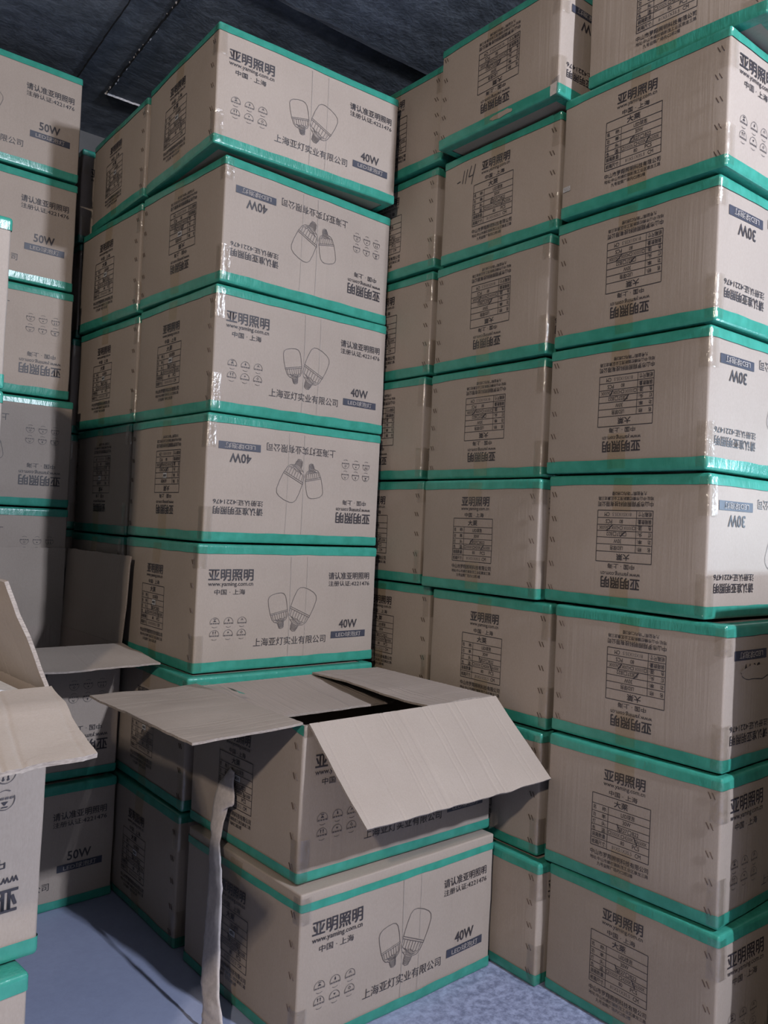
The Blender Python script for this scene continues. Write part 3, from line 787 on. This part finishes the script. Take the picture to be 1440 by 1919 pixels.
# --- the open carton in the middle
OL, OR_ = (-.108, -1.615, 1.083), .022
op = empty('cardboard_carton', OL, OR_); tag(op, 'open 40W carton with wide spread flaps and a hanging torn tape strip', 'cardboard box', None)
HO = 1.072
open_body('m', HO, False, 4, 0, op)
b, a, _ = DIM['m']
# side flap spread outwards, level
slab('carton_flap', [(-.004, a - .01, HO + .006), (-.004, .01, HO + .006), (-.83, .01, HO - .022), (-.86, a + .05, HO - .018)], .016, op, seed=1, warp=.02)
# far flap folded in and sagging
slab('carton_flap', [(b - .03, a - .025, HO - .002), (.03, a - .025, HO - .002), (.03, a - .86, HO - .10), (b - .03, a - .86, HO - .10)], .018, op, seed=2, warp=.015)
# other side flap folded in above it
slab('carton_flap', [(b - .005, .02, HO + .01), (b - .005, a - .02, HO + .01), (b - .78, a - .02, HO + .022), (b - .77, .01, HO + .015)], .016, op, seed=3, warp=.02)
# near flap sloping down outwards
slab('carton_flap', [(.03, -.004, HO + .004), (b - .005, -.004, HO + .004), (b + .045, -.56, HO - .545), (.10, -.57, HO - .555)], .016, op, seed=4, warp=.022, n=(320, 12), ridge=1.7)
# torn strip of tape backing hanging from the narrow face to the floor
Ls = [(-0.142, -0.742, 1.66), (-0.173, -0.635, 1.506), (-0.226, -0.67, 1.242), (-0.265, -0.707, 1.047), (-0.314, -0.816, 0.799), (-0.368, -0.892, 0.531), (-0.425, -0.99, 0.243), (-0.448, -1.078, 0.13), (-0.464, -1.12, 0.02)]
Rs = [(-0.146, -0.785, 1.639), (-0.184, -0.859, 1.452), (-0.203, -0.773, 1.355), (-0.223, -0.786, 1.256), (-0.286, -0.935, 0.94), (-0.353, -1.082, 0.604), (-0.41, -1.195, 0.321), (-0.424, -1.268, 0.17), (-0.441, -1.33, 0.02)]
Rs[3] = (-.25, -.80, 1.12); Rs[4] = (-.30, -.945, .86); Rs[5] = (-.362, -1.06, .56); Rs[6] = (-.418, -1.17, .27); Rs[7] = (-.44, -1.26, .13)
V = []; F = []; K = 8
def lerp3(P, t):
    t = t * (len(P) - 1); i = min(int(t), len(P) - 2); f = t - i
    return Vector(P[i]) * (1 - f) + Vector(P[i + 1]) * f
NS = 60
for j in range(NS + 1):
    t = j / NS; A_, B_ = lerp3(Ls, t), lerp3(Rs, t)
    mid = (A_ + B_) / 2; wd = 1.18 + .5 * math.exp(-((t - .22) / .07) ** 2) + .25 * t; A_ = mid + (A_ - mid) * wd; B_ = mid + (B_ - mid) * wd
    for i in range(K + 1):
        s = i / K; p = A_ * (1 - s) + B_ * s
        j_ = .012 * noise.noise(Vector((t * 22, s * 1.5, 1.3))) + .012 * math.sin(s * math.pi)
        if i in (0, K): p = p + (B_ - A_).normalized() * .010 * noise.noise(Vector((t * 45, i, 7)))
        V.append(tuple(p + Vector((-j_ - .01, -j_ * .5, 0))))
n0 = len(V)
V += [(x + .006, y + .003, z) for x, y, z in V]
for j in range(NS):
    for i in range(K):
        k = j * (K + 1) + i; F.append((k, k + K + 1, k + K + 2, k + 1)); F.append((n0 + k, n0 + k + 1, n0 + k + K + 2, n0 + k + K + 1))
for j in range(NS):
    k = j * (K + 1); F.append((k, n0 + k, n0 + k + K + 1, k + K + 1)); k += K; F.append((k, k + K + 1, n0 + k + K + 1, n0 + k))
V = to_local(OL, OR_, V)
mesh_obj('torn_tape_strip', V, F, [TORN], op)['label'] = 'torn pale paper strip hanging down'
# scraps of green tape at the torn corners
def scrap(P, parent, mat=TAPE, name='tape_scrap', lab='scrap of torn tape'):
    V = []; F = []; n = 6
    A, B, Cc, D = [Vector(p) for p in P]
    for j in range(n + 1):
        for i in range(n + 1):
            s, q = i / n, j / n
            p = (A * (1 - s) + B * s) * (1 - q) + (D * (1 - s) + Cc * s) * q
            V.append(tuple(p + Vector((.010 * noise.noise(p * 9), .010 * noise.noise(p * 9 + Vector((5, 0, 0))), .02 * noise.noise(p * 8)))))
    for j in range(n):
        for i in range(n): k = j * (n + 1) + i; F.append((k, k + 1, k + n + 2, k + n + 1))
    o = mesh_obj(name, V, F, [mat], parent); o['label'] = lab; return o
scrap([(-.012, .10, HO), (-.012, -.01, HO), (-.012, -.01, HO - .07), (-.012, .13, HO - .045)], op)
scrap([(-.01, -.014, HO), (.08, -.014, HO), (.07, -.014, HO - .075), (-.01, -.014, HO - .08)], op, CLEAR, lab='clear torn tape scrap')
scrap([(.02, a - .10, HO + .05), (-.12, a + .02, HO + .03), (-.02, a - .30, HO + .035), (.12, a - .42, HO + .02)], op, CLEAR, lab='clear torn tape scrap')
scrap([(.13, a - .38, HO + .02), (.06, a - .36, HO + .05), (.10, a - .50, HO + .03), (.17, a - .48, HO + .01)], op, TAPE)

# --- far open carton
r = .03; bl, al, _ = DIM['l']
PL = (-.205 - bl * math.cos(r), 1.309 - bl * math.sin(r), 1.116)
HP = 1.185
fo = empty('cardboard_carton', PL, r); tag(fo, 'open 50W carton with two raised flaps, in the shadow beside the corner', 'cardboard box', None)
open_body('l', HP, True, 6, 0, fo)
slab('carton_flap', [(bl - .01, al, HP), (.01, al, HP), (.01, al + .0, HP + .83), (bl - .01, al + .0, HP + .83)], .016, fo, seed=5, warp=.012)   # far, upright
slab('carton_flap', [(bl, .01, HP), (bl, al - .005, HP), (bl + .04, al - .005, HP + .83), (bl + .05, -.005, HP + .83)], .016, fo, seed=6, warp=.012)  # side, upright
slab('carton_flap', [(.01, .0, HP), (bl - .0, .0, HP), (bl + .0, -.80, HP - .065), (-.0, -.54, HP - .10)], .016, fo, seed=7, warp=.02, rag=.014)      # near, spread outwards
slab('carton_flap', [(-.002, al - .01, HP), (-.002, .01, HP), (-.06, .01, HP - .7), (-.06, al - .01, HP - .7)], .016, fo, seed=8)                       # other side, hanging

# --- near open carton at the frame edge
rq = .08; QR = (-2.064, -2.425)
bq, aq, _ = DIM['l']
QL = (QR[0] - bq * math.cos(rq), QR[1] - bq * math.sin(rq), 1.548)
HQ = 1.178
qo = empty('cardboard_carton', QL, rq); tag(qo, 'near open carton cut by the frame edge, white sheet lying inside', 'cardboard box', None)
open_body('l', HQ, True, 8, 0, qo)
slab('carton_flap', [(.01, -.004, HQ), (bq - .0, -.004, HQ), (bq - .138, -.775, HQ - .10), (-.15, -.78, HQ - .12)], .018, qo, seed=9, warp=.03, n=(320, 12), ridge=1.6, rag=.014)
slab('carton_flap', [(bq - .003, .0, HQ), (bq - .003, aq - .01, HQ), (bq - .235, aq - .01, HQ + .49), (bq - .20, .03, HQ + .49)], .018, qo, seed=10, warp=.02)
slab('carton_flap', [(bq - .03, aq - .01, HQ), (.03, aq - .01, HQ), (.03, aq - .50, HQ - .010), (bq - .26, aq - .50, HQ - .010)], .016, qo, seed=11, warp=.004)
# flat white package inside
sh = empty('paper_sheet', (QL[0], QL[1], QL[2]), rq); tag(sh, 'white sheet with lime green edge lying inside the near open carton', 'paper')
v, f = box_vf(.3, bq - .07, .05, 1.0, HQ - .045, HQ - .025); mesh_obj('sheet_stack', v, f, [PAPER], sh, smooth=False)
v, f = box_vf(.3, bq - .07, .040, .0495, HQ - .045, HQ - .026); mesh_obj('green_edge', v, f, [LIME], sh, smooth=False)['label'] = 'lime green edge'
# cartons' contents block carrying the sheet
ct = empty('inner_box', (QL[0], QL[1], QL[2]), rq); tag(ct, 'plain inner box filling the near open carton under the white sheet', 'box')
v, f = box_vf(.05, bq - .05, .035, aq - .05, .03, HQ - .048); mesh_obj('inner_box_body', v, f, [INNER], ct, smooth=False)

# ------------------------------------------------------------------ marks and damage on single cartons
def patch(root, kind, seed, face, pts, mat, off, name, lab, ragged=True):
    sk = Skin(DIM[kind], seed); V = [sk(*face(x, z), off) for x, z in pts]
    o = mesh_obj(name, V, [tuple(range(len(V)))], [mat], root, smooth=False); o['label'] = lab; return o
aS = DIM['s'][1]
nf = lambda x, z: (0, aS - x, z)
ff = lambda x, z: (x, 0, z)
patch(STK, 's', 1, nf, [(.02, .255), (.095, .255), (.095, .215), (.02, .215)][::-1], STICKER, .008, 'sticker', 'small white striped sticker')
A = Art()
for i in range(5): A.line([(.028 + i * .013, .250), (.040 + i * .013, .220)], .003)
sk = Skin(DIM['s'], 1)
mesh_obj('sticker_stripes', [sk(*nf(x, z), .010) for x, z, l in A.V], A.F, [LINE], STK, smooth=False)
pts = []
rr = random.Random(4)
for i in range(18):
    t = 2 * math.pi * i / 18; pts.append((.80 + (.13 + rr.uniform(-.02, .02)) * math.cos(t), .045 + (.026 + rr.uniform(-.006, .006)) * math.sin(t)))
patch(TRN, 's', 3, nf, pts, CARD, .012, 'torn_tape_patch', 'bare patch where the tape tore off')
pts = []
for i in range(20):
    t = 2 * math.pi * i / 20; pts.append((.42 + (.22 + rr.uniform(-.03, .03)) * math.cos(t), .665 + (.055 + rr.uniform(-.014, .014)) * math.sin(t)))
patch(RUB, 's', 2, ff, pts, CARD, .010, 'rubbed_patch', 'bare patch where the wattage was rubbed out')

# crumpled ends of clear tape
scrap([(-.02, .05, .12), (-.02, -.02, .14), (-.02, -.02, -.02), (-.03, .04, -.02)], TRN, CLEAR, lab='loose crumpled end of clear tape')
scrap([(-.025, .06, .08), (-.03, -.01, .09), (-.03, -.01, -.01), (-.03, .05, -.02)], TRN, TORN, lab='torn pale end of packing tape')
bm, am, hm = DIM['m']
scrap([(bm - .02, -.02, .10), (bm + .07, -.03, .09), (bm + .10, -.03, .0), (bm - .02, -.03, -.02)], C3C, CLEAR, lab='loose crumpled end of clear tape')
scrap([(bm - .02, -.02, .12), (bm + .06, -.03, .14), (bm + .07, -.04, .02), (bm - .03, -.03, .0)], op, CLEAR, lab='loose crumpled end of clear tape')
